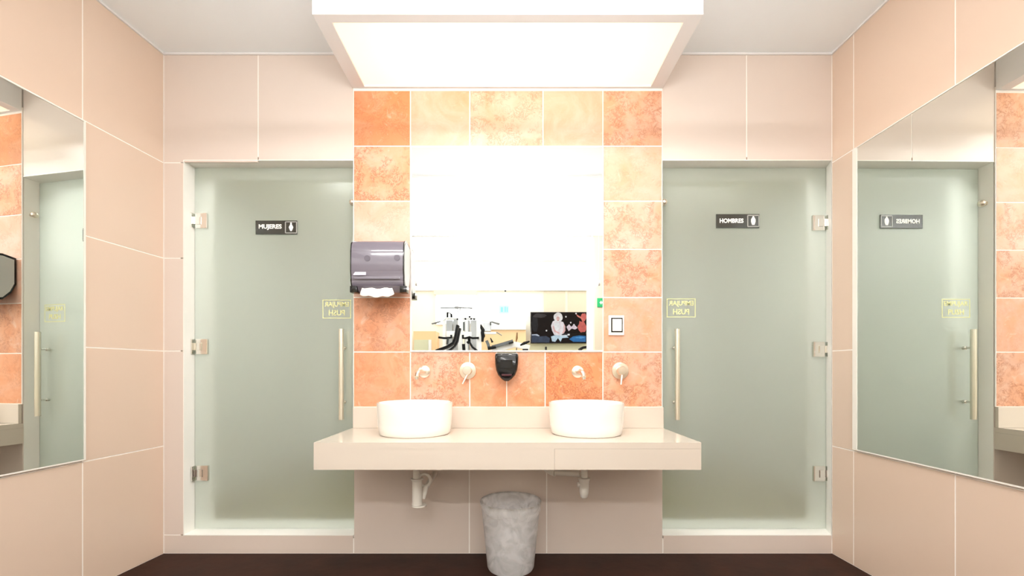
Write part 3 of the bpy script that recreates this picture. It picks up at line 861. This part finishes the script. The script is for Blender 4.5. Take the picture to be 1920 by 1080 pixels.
# ------------------------------------------------------------------ gym seen in the centre mirror
struct('wall_rear', box_bm(-5.0, 3.4, GY - .1, GY, 0, CEIL), MT['cream'])
struct('wall_gym_left', box_bm(-5.1, -5.0, GY, Y_END, 0, CEIL), MT['cream'])
struct('wall_gym_right', box_bm(3.4, 3.5, GY, Y_END, 0, CEIL), MT['cream'])
struct('wall_front_left', box_bm(-5.0, -2.42, Y_END - .12, Y_END, 0, CEIL), MT['cream'])
PX = X(1115, 2 * DM - Y_END)
struct('wall_front_right', box_bm(PX, 3.4, Y_END - .10, Y_END, 0, CEIL), MT['panel'])
struct('trim_3', box_bm(PX, PX + .12, Y_END - .62, Y_END - .105, 0, CEIL), MT['white'])
# exit sign on the return wall
d6 = 2 * DM - Y_END
t = thing('exit_sign', 'green sign with white arrow on the wall strip at the mirror edge', 'sign', (X(1123, d6), Y_END, Z(576, d6)))
ex0, ex1, ez0, ez1 = X(1119.5, d6), X(1135, d6), Z(576, d6), Z(559, d6)
obj('plate', box_bm(ex0, ex1, Y_END + .0005, Y_END + .010, ez0, ez1, .002), MT['green'], t)
bm = bmesh.new(); exc, ezc = (ex0 + ex1) / 2, (ez0 + ez1) / 2
prism(bm, [(ex0 + .03, ezc), (exc, ezc + .03), (exc, ezc + .012), (ex1 - .01, ezc + .012), (ex1 - .01, ezc - .012), (exc, ezc - .012), (exc, ezc - .03)], 'y', Y_END + .0105, Y_END + .012)
obj('arrow', bm, MT['signwhite'], t)

DG = 2 * DM - GY    # optical depth of the rear wall
def mb(px0, px1, py0, py1, d0, d1, bv=0.0, seg=2):     # a box seen through the mirror: px range at depth d0 (near face)
    return box_bm(X(px0, d0), X(px1, d0), 2 * DM - d1, 2 * DM - d0, Z(py1, d0), Z(py0, d0), bv, seg)
def mb_floor(px0, px1, py0, d0, d1, bv=0.0):
    return box_bm(X(px0, d0), X(px1, d0), 2 * DM - d1, 2 * DM - d0, 0, Z(py0, d0), bv)

# window with blind box
win = struct('window_1', mb(818, 893, 554, 606, DG - .03, DG - .001), emit_mat('daylit_window', (0.97, 0.99, 1.0, 1), E_WIN))
bm = mb(815.5, 817.7, 552, 608, DG - .05, DG - .001); bm = join_bm(bm, mb(893.3, 895.5, 552, 608, DG - .05, DG - .001))
bm = join_bm(bm, mb(815.5, 895.5, 606.3, 609, DG - .05, DG - .001))
obj('window_frame', bm, MT['white'], win)
tag(obj('roller_blind', mb(813, 894, 543.5, 552.5, DG - .12, DG - .052, .01), MT['panel']), 'rolled beige blind box above the bright gym window', 'blind')
# wall panels upper right
struct('trim_4', mb(1020, 1060, 546, 600, DG - .02, DG - .001), MT['panel'])
struct('trim_5', mb(1065, 1106, 546, 600, DG - .02, DG - .001), MT['panel'])
# teal notice
t = thing('wall_notice', 'small pale teal notice on the cream gym wall', 'sign', M(945, 587, DG - .001))
obj('board', mb(936, 954, 573, 587.5, DG - .012, DG - .001), MT['teal'], t)
bm = mb(939, 943, 576, 585, DG - .014, DG - .0125); bm = join_bm(bm, mb(946, 948.5, 575, 585, DG - .014, DG - .0125)); bm = join_bm(bm, mb(950, 952, 576, 585, DG - .014, DG - .0125))
obj('print', bm, MT['tealdark'], t)
# security camera, plus a dark dot standing for the towel dispenser's reflection
for px, py, lb in ((947.5, 546, 'small dark security camera high on the gym wall above the teal notice'), (777, 545.5, 'tiny dark dot at the left edge of the mirror, standing for the dispenser reflection')):
    p = M(px, py, DG - .001); 
    t = thing('security_camera', lb, 'camera', p)
    obj('mount', box_bm(p.x - .02, p.x + .02, p.y, p.y + .05, p.z - .02, p.z + .02, .004), MT['white'], t)
    obj('lens', lathe_bm([(0, .0), (.022, .0), (.018, .02), (0, .03)], (p.x, p.y + .0505, p.z), 16, Matrix.Rotation(math.radians(-90), 4, 'X')), MT['black'], t, True)
# long white ledge and wooden desk
t = thing('reception_desk', 'light wood desk with pale top standing along the gym wall', 'desk', M(950, 658, DG - .6) * 1.0)
obj('body', mb_floor(900, 986, 618.5, DG - .62, DG - .02), MT['wood'], t)
obj('ledge', mb(920, 986, 601, 618, DG - .68, DG - .02, .01), mat('pale_blue_white_top', rgb(232, 238, 244), .4, vary=.02), t)
# left wooden cabinet
t = thing('wooden_cabinet', 'light wood cabinet with sage front at the left edge of the mirror', 'cabinet', M(795, 658, DG - .6))
obj('body', mb_floor(775, 817, 621, DG - .5, DG - .02), MT['wood'], t)
obj('front_panel', mb_floor(776, 803, 637, DG - .53, DG - .503), MT['sage'], t)
obj('door_post', mb_floor(803.3, 808.5, 637, DG - .54, DG - .503), MT['white'], t)
# pale cabinet under the television
t = thing('low_cabinet', 'pale cabinet standing below the television', 'cabinet', M(1045, 658, DG - .5))
obj('body', mb_floor(988, 1104, 643.5, DG - .44, DG - .02), MT['sage'], t)
obj('top', mb(987, 1104.5, 641.2, 643.3, DG - .46, DG - .02), MT['panel'], t)
obj('vase', mb(1022, 1025.5, 650, 656, DG - .47, DG - .445, .01), MT['black'], t)

# television with concert picture
dt = DG - .60
t = thing('television', 'wide black television showing a singer in white on a dark stage', 'television', M(1047, 642, dt))
obj('body', mb(994.5, 1100.5, 585, 644, dt, dt + .07, .006), MT['black'], t)
obj('stand', mb(1044, 1052, 615, 636, dt + .071, DG - .002), MT['black'], t)
ys = 2 * DM - dt
def tvm(n, c, e=1.0): 
    m = mat('screen_' + n, (0.004, 0.004, 0.004, 1), .7, spec=.08, emit=c, es=e)
    nt = m.node_tree; tc = nt.nodes.new('ShaderNodeTexCoord'); q = nt.nodes.new('ShaderNodeTexNoise'); q.inputs['Scale'].default_value = 16; q.inputs['Detail'].default_value = 4
    mx = nt.nodes.new('ShaderNodeMix'); mx.data_type = 'RGBA'; mx.inputs[6].default_value = tuple(k * .6 for k in c[:3]) + (1,); mx.inputs[7].default_value = tuple(min(1, k * 1.35) for k in c[:3]) + (1,)
    nt.links.new(tc.outputs['Object'], q.inputs['Vector']); nt.links.new(q.outputs['Fac'], mx.inputs[0])
    nt.links.new(mx.outputs[2], nt.nodes['Principled BSDF'].inputs['Emission Color']); return m
obj('screen', mb(996, 1099, 586.5, 642.5, dt - .003, dt - .0005), tvm('dark', rgb(24, 14, 12)), t)
scr = bpy.data.objects['screen']
lay_n = [0]
def blob(name, pts, c, e=1.0):
    lay_n[0] += 1; y = ys + .003 + lay_n[0] * .0006
    bm = bmesh.new(); prism(bm, [(X(px, dt), Z(py, dt)) for px, py in pts], 'y', y, y + .0005)
    o = obj(name, bm, tvm(name, c, e), scr); return o
def ell(cx_, cz_, rx, ry, n=18, jit=0.0, sd=0):
    r_ = random.Random(sd)
    return [(cx_ + rx * math.cos(2 * math.pi * k / n) * (1 + jit * r_.uniform(-1, 1)), cz_ + ry * math.sin(2 * math.pi * k / n) * (1 + jit * r_.uniform(-1, 1))) for k in range(n)]
blob('curtain_shape', ell(1003, 606, 6, 18, 18, .15, 1), rgb(40, 38, 40))
blob('haze_shape', ell(1012, 592, 12, 4, 18, .15, 2), rgb(66, 60, 60))
blob('crowd_shape', [(997, 629), (1005, 627), (1012, 631), (1024, 630), (1031, 634), (1030, 642), (997, 642)], rgb(62, 70, 88))
blob('crowd_edge', [(997, 627), (1007, 626.5), (1012, 629.5), (1010, 630.5), (1003, 628.5), (997, 629)], rgb(190, 196, 210))
blob('red_glow_shape', ell(1091, 612, 8, 11, 14, .25, 5), rgb(206, 104, 96))
blob('red_glow_shape', ell(1094, 595, 5, 8, 12, .3, 6), rgb(214, 110, 100))
blob('red_streak', [(1080, 589), (1092, 596), (1094, 600), (1083, 594)], rgb(220, 130, 116))
for k, (px, py) in enumerate(((1080, 588), (1024.5, 620), (1061, 594), (1070, 605), (1076, 609))):
    blob('stage_light', ell(px, py, 1.5, 1.5, 10), rgb(255, 240, 235))
blob('white_shapes', [(1062, 613), (1067, 608), (1071, 613), (1076, 608), (1083, 615), (1078, 618), (1072, 616), (1066, 621)], rgb(226, 206, 214))
blob('blue_floor', [(1067, 636), (1074, 631), (1086, 629), (1098, 630), (1098, 641), (1075, 641)], rgb(52, 110, 168))
blob('blue_floor_edge', [(1076, 633), (1090, 631), (1097, 633), (1090, 635)], rgb(84, 150, 206))
blob('skirt_shape', [(1033, 631), (1048, 626), (1062, 629), (1066, 633), (1054, 634), (1051, 641), (1046, 634), (1041, 641), (1035, 640)], rgb(196, 216, 240))
blob('dress_shape', [(1036, 603), (1041, 600), (1050, 602), (1056, 604), (1060, 613), (1058, 624), (1050, 629), (1039, 628), (1035, 620), (1033, 611)], rgb(252, 222, 226))
blob('bright_dress', [(1039, 605), (1048, 605), (1050, 614), (1046, 620), (1039, 618)], rgb(255, 248, 250))
blob('hair_shape', ell(1046.5, 595, 8.5, 9, 18, .06, 7), rgb(252, 232, 224))
blob('face_shape', ell(1046, 597.5, 3.0, 4.4, 14), rgb(236, 184, 176))
blob('mouth_shape', ell(1046.3, 600.5, 1.2, .7, 8), rgb(150, 60, 60))
blob('eye_shape', ell(1044.6, 596.2, .8, .5, 8), rgb(70, 40, 40))
blob('eye_shape', ell(1047.6, 596.2, .8, .5, 8), rgb(70, 40, 40))
blob('arm_shape', [(1036, 612), (1038, 611), (1041, 620), (1049, 624), (1048, 626), (1039, 622)], rgb(236, 176, 172))
blob('arm_shape', [(1057, 608), (1059, 610), (1060, 620), (1056, 626), (1054, 624), (1057, 618)], rgb(236, 180, 176))
blob('keyboard_shape', [(1050, 627), (1068, 626), (1068, 629), (1051, 630)], rgb(240, 240, 246))
blob('dark_shape', [(1053, 627), (1064, 626.3), (1064, 628), (1053, 628.7)], rgb(20, 20, 30))

# ---- multi-station machine
dm_ = 8.5
t = thing('multi_gym', 'white multi-station gym machine with grey weight stacks and black pads', 'gym machine', M(862, 658, dm_) * 1.0)
t.location.z = 0
def mt(pts, r, seg=12):
    return tube_bm([M(*p) if len(p) == 3 else M(p[0], p[1], dm_) for p in pts], r, seg)
def fl(px, d): v = M(px, 700, d); return Vector((v.x, v.y, 0.0))
for px, dd, top in ((833, 8.7, 597), (863.5, 8.35, 590), (896, 8.6, 597), (875, 8.9, 597)):
    tp = M(px, top, dd); r = .028 if px != 863.5 else .045
    obj('upright', box_bm(tp.x - r, tp.x + r, tp.y - .03, tp.y + .03, 0, tp.z, .005), MT['gymwhite'], t)
bm = mt([(833, 597, 8.66), (896, 597, 8.6)], .025); obj('top_beam', bm, MT['gymwhite'], t, True)
a, b = M(833, 0, 8.7), M(896, 0, 8.6)
obj('base_frame', box_bm(a.x - .05, b.x + .3, a.y - .05, a.y + .6, 0.0, .08, .01), MT['gymwhite'], t)
for q in ((836.5, 848, 8.8, 600), (850, 858, 8.8, 598), (871, 880, 8.9, 600), (882, 894, 8.85, 600)):
    obj('weight_stack', mb_floor(q[0], q[1], q[3], q[2], q[2] + .2, .006), MT['plate'], t)
obj('stack_shroud', mb(837, 858, 620.5, 631, 8.55, 8.6, .01), MT['gymwhite'], t)
obj('stack_shroud', mb(867, 884, 622, 632, 8.55, 8.6, .01), MT['gymwhite'], t)
obj('lat_bar', mt([(826, 577.5, 8.3), (850, 577.5, 8.3), (858, 576.5, 8.3), (886, 578, 8.3)], .012), MT['gmetal'], t, True)
obj('bar_carriage', mb(852, 860, 574.5, 578.5, 8.27, 8.32, .01), MT['gmetal'], t)
obj('cable', mt([(857, 578, 8.31), (861, 592, 8.4)], .006, 8), MT['gmetal'], t, True)
obj('mast', mt([(863, 574, 8.36), (863, 592, 8.36)], .02), MT['gymwhite'], t, True)
obj('handle_grip', mt([(839, 585.5, 8.4), (839, 595, 8.4)], .020), MT['blackmat'], t, True)
obj('handle_grip', mt([(846, 588.5, 8.4), (846.5, 595, 8.4)], .020), MT['blackmat'], t, True)
obj('handle_link', mt([(839, 585.5, 8.4), (846, 588.3, 8.4)], .010), MT['gmetal'], t, True)
for px, py in ((872.5, 598), (880.5, 594), (883.5, 598), (889, 598.3), (858, 598.5)):
    p = M(px, py, 8.4); obj('knob', lathe_bm([(0, -.02), (.018, -.012), (.02, 0), (.018, .012), (0, .02)], p, 14), MT['blackmat'], t, True)
obj('guide_strip', mb(867, 871, 603, 620, 8.5, 8.53, .004), MT['dgrey'], t)
obj('swing_arm', mt([(810, 607, 8.2), (825, 603, 8.3)], [.016, .014]), MT['gmetal'], t, True)
obj('swing_arm', mt([(922, 603.5, 8.3), (935.5, 607.5, 8.2)], [.014, .018]), MT['gmetal'], t, True)
obj('arm_link', mt([(825, 603, 8.3), (834, 598, 8.6)], .012), MT['gymwhite'], t, True)
obj('arm_link', mt([(896, 598, 8.6), (922, 603.5, 8.3)], .012), MT['gymwhite'], t, True)
obj('press_handle', mt([(822, 632.5, 8.2), (832, 634, 8.2), (838, 634, 8.25), (846, 633, 8.3), (846, 628, 8.3)], .020), MT['blackmat'], t, True)
obj('press_handle', mt([(898, 633.5, 8.2), (886, 634, 8.2), (880, 632, 8.2), (874, 634, 8.25), (868, 634, 8.3), (868, 628, 8.3)], .020), MT['blackmat'], t, True)
obj('press_lever', mt([(840, 634, 8.25), (838.5, 645, 8.3)], .022), MT['dgrey'], t, True)
obj('press_lever', mt([(879, 633, 8.22), (880, 640, 8.25), (876, 643.5, 8.25)], .028), MT['blackmat'], t, True)
obj('leg_bar', mt([(880, 641, 8.2), (886, 651, 8.1), (895, 658, 8.0)], .020), MT['blackmat'], t, True)
obj('leg_roller', mt([(869, 645, 8.2), (870, 658, 8.2)], .030), MT['blackmat'], t, True)
def pad(pts, wd, th):
    bm = bmesh.new(); q = [M(*p) for p in pts]; n = len(q); L_, R_ = [], []
    prof = []
    for i, p in enumerate(q):
        tt = (q[min(i + 1, n - 1)] - q[max(i - 1, 0)]).normalized(); nn = Vector((-tt.z, 0, tt.x))
        L_.append(p + nn * th / 2); R_.append(p - nn * th / 2)
    ring = L_ + R_[::-1]
    A = [bm.verts.new(v) for v in ring]; B = [bm.verts.new(v + Vector((0, -wd, 0))) for v in ring]
    m2 = len(ring)
    for i in range(n - 1):
        bm.faces.new((A[i], A[i + 1], A[m2 - 2 - i], A[m2 - 1 - i])); bm.faces.new((B[i], B[i + 1], B[m2 - 2 - i], B[m2 - 1 - i]))
    for i in range(m2): bm.faces.new((A[i], A[(i + 1) % m2], B[(i + 1) % m2], B[i]))
    return bm
obj('backrest_pad', pad([(857.5, 609, 7.9), (855, 622, 7.9), (853, 634, 7.9), (849, 643, 7.9), (838, 650, 7.9), (817, 657.5, 7.9)], .20, .042), MT['blackmat'], t, True)
obj('backrest_pad', pad([(862.3, 615, 7.75), (859.5, 627, 7.75), (857, 640, 7.75), (852, 649, 7.75), (843, 656, 7.75), (832, 660, 7.75)], .12, .028), MT['blackmat'], t, True)
sp_ = M(838, 660, 7.9)
obj('seat_post', box_bm(sp_.x - .04, sp_.x + .04, sp_.y - .15, sp_.y - .05, 0.08, sp_.z - .03, .006), MT['gymwhite'], t)
# side post and back pad of the same machine: with lumpy black pad
tp = M(899, 596, 8.25)
obj('post', box_bm(tp.x - .04, tp.x + .04, tp.y - .03, tp.y + .03, 0, tp.z, .006), MT['gymwhite'], t)
obj('back_pad', mt([(901.5, 608.5, 8.1), (903, 614, 8.1), (905.5, 619, 8.1), (904.5, 624, 8.1), (906, 630, 8.1), (905, 634, 8.1), (904.5, 641, 8.1)], [.010, .028, .036, .033, .038, .026, .022]), MT['blackmat'], t, True)
obj('grey_housing', mb(906.5, 920, 605.5, 621, 8.3, 8.5, .01), MT['plate'], t)
obj('housing_knob', mt([(919.8, 603.5, 8.28), (920, 610, 8.28)], .014), MT['dgrey'], t, True)
obj('shelf_arm', mb(906, 930, 622.5, 626, 8.15, 8.3, .01), MT['gymwhite'], t)
obj('grab_bar', mt([(931, 623, 8.2), (941, 629, 8.2)], .010), MT['gmetal'], t, True)
# ---- elliptical / bench
t = thing('exercise_bench', 'white exercise machine with long tilted dark grey pad', 'gym machine', M(940, 658, 7.6)); t.location.z = 0
obj('body', pad([(921, 656, 7.6), (945, 651, 7.6), (966, 645, 7.6), (993, 652, 7.6)], .35, .09), MT['gymwhite'], t, True)
pz = M(945, 655, 7.6); obj('pedestal', box_bm(pz.x - .12, pz.x + .12, pz.y - .30, pz.y - .06, 0, pz.z - .05, .01), MT['gymwhite'], t)
obj('long_pad', pad([(922, 650.5, 7.5), (935, 647, 7.5), (962, 639, 7.5)], .2, .050), MT['dgrey'], t, True)
obj('pad_end', pad([(954, 643.5, 7.45), (962.5, 641, 7.45)], .2, .026), MT['blackmat'], t, True)
obj('upright_pad', pad([(912, 638.5, 7.5), (915, 645, 7.5), (917.5, 655, 7.5)], .15, .050), MT['dgrey'], t, True)
obj('pivot', mt([(915, 653, 7.45), (930, 651, 7.45)], [.030, .022]), MT['blackmat'], t, True)
obj('lever', mt([(919.5, 633.5, 7.5), (923.5, 642, 7.5)], [.007, .020]), MT['blackmat'], t, True)
obj('post', mt([(969.5, 623.5, 7.5), (969, 634, 7.5), (967.5, 641, 7.5)], [.010, .018, .009]), MT['brown'], t, True)
obj('post_foot', mt([(968.5, 652, 7.45), (968.5, 658, 7.45)], .009), MT['dgrey'], t, True)
obj('handlebar', mt([(975.5, 647.5, 7.45), (983, 643.5, 7.45), (993, 640, 7.45)], [.012, .026, .014]), MT['blackmat'], t, True)
obj('pedal', mb(980, 990.5, 654, 657.5, 7.4, 7.5, .004), MT['blackmat'], t)
# ---- exercise bike at the right edge
t = thing('exercise_bike', 'black exercise bike beside the television at the right mirror edge', 'gym machine', M(1098, 658, 8.2)); t.location.z = 0
obj('console', pad([(1088, 655.5, 8.2), (1094, 651.5, 8.2), (1105, 650, 8.2)], .2, .045), MT['blackmat'], t, True)
obj('mast', mt([(1106, 630, 8.25), (1105.5, 650, 8.25), (1104, 658, 8.25)], .013), MT['blackmat'], t, True)
a = M(1104, 658, 8.25); obj('frame', tube_bm([(a.x, a.y, a.z), (a.x - .1, a.y - .05, .5), (a.x - .2, a.y, .03)], .03), MT['blackmat'], t, True)
obj('side_bar', mt([(1099, 624.5, 8.25), (1106, 624.5, 8.25)], .008), MT['gmetal'], t, True)
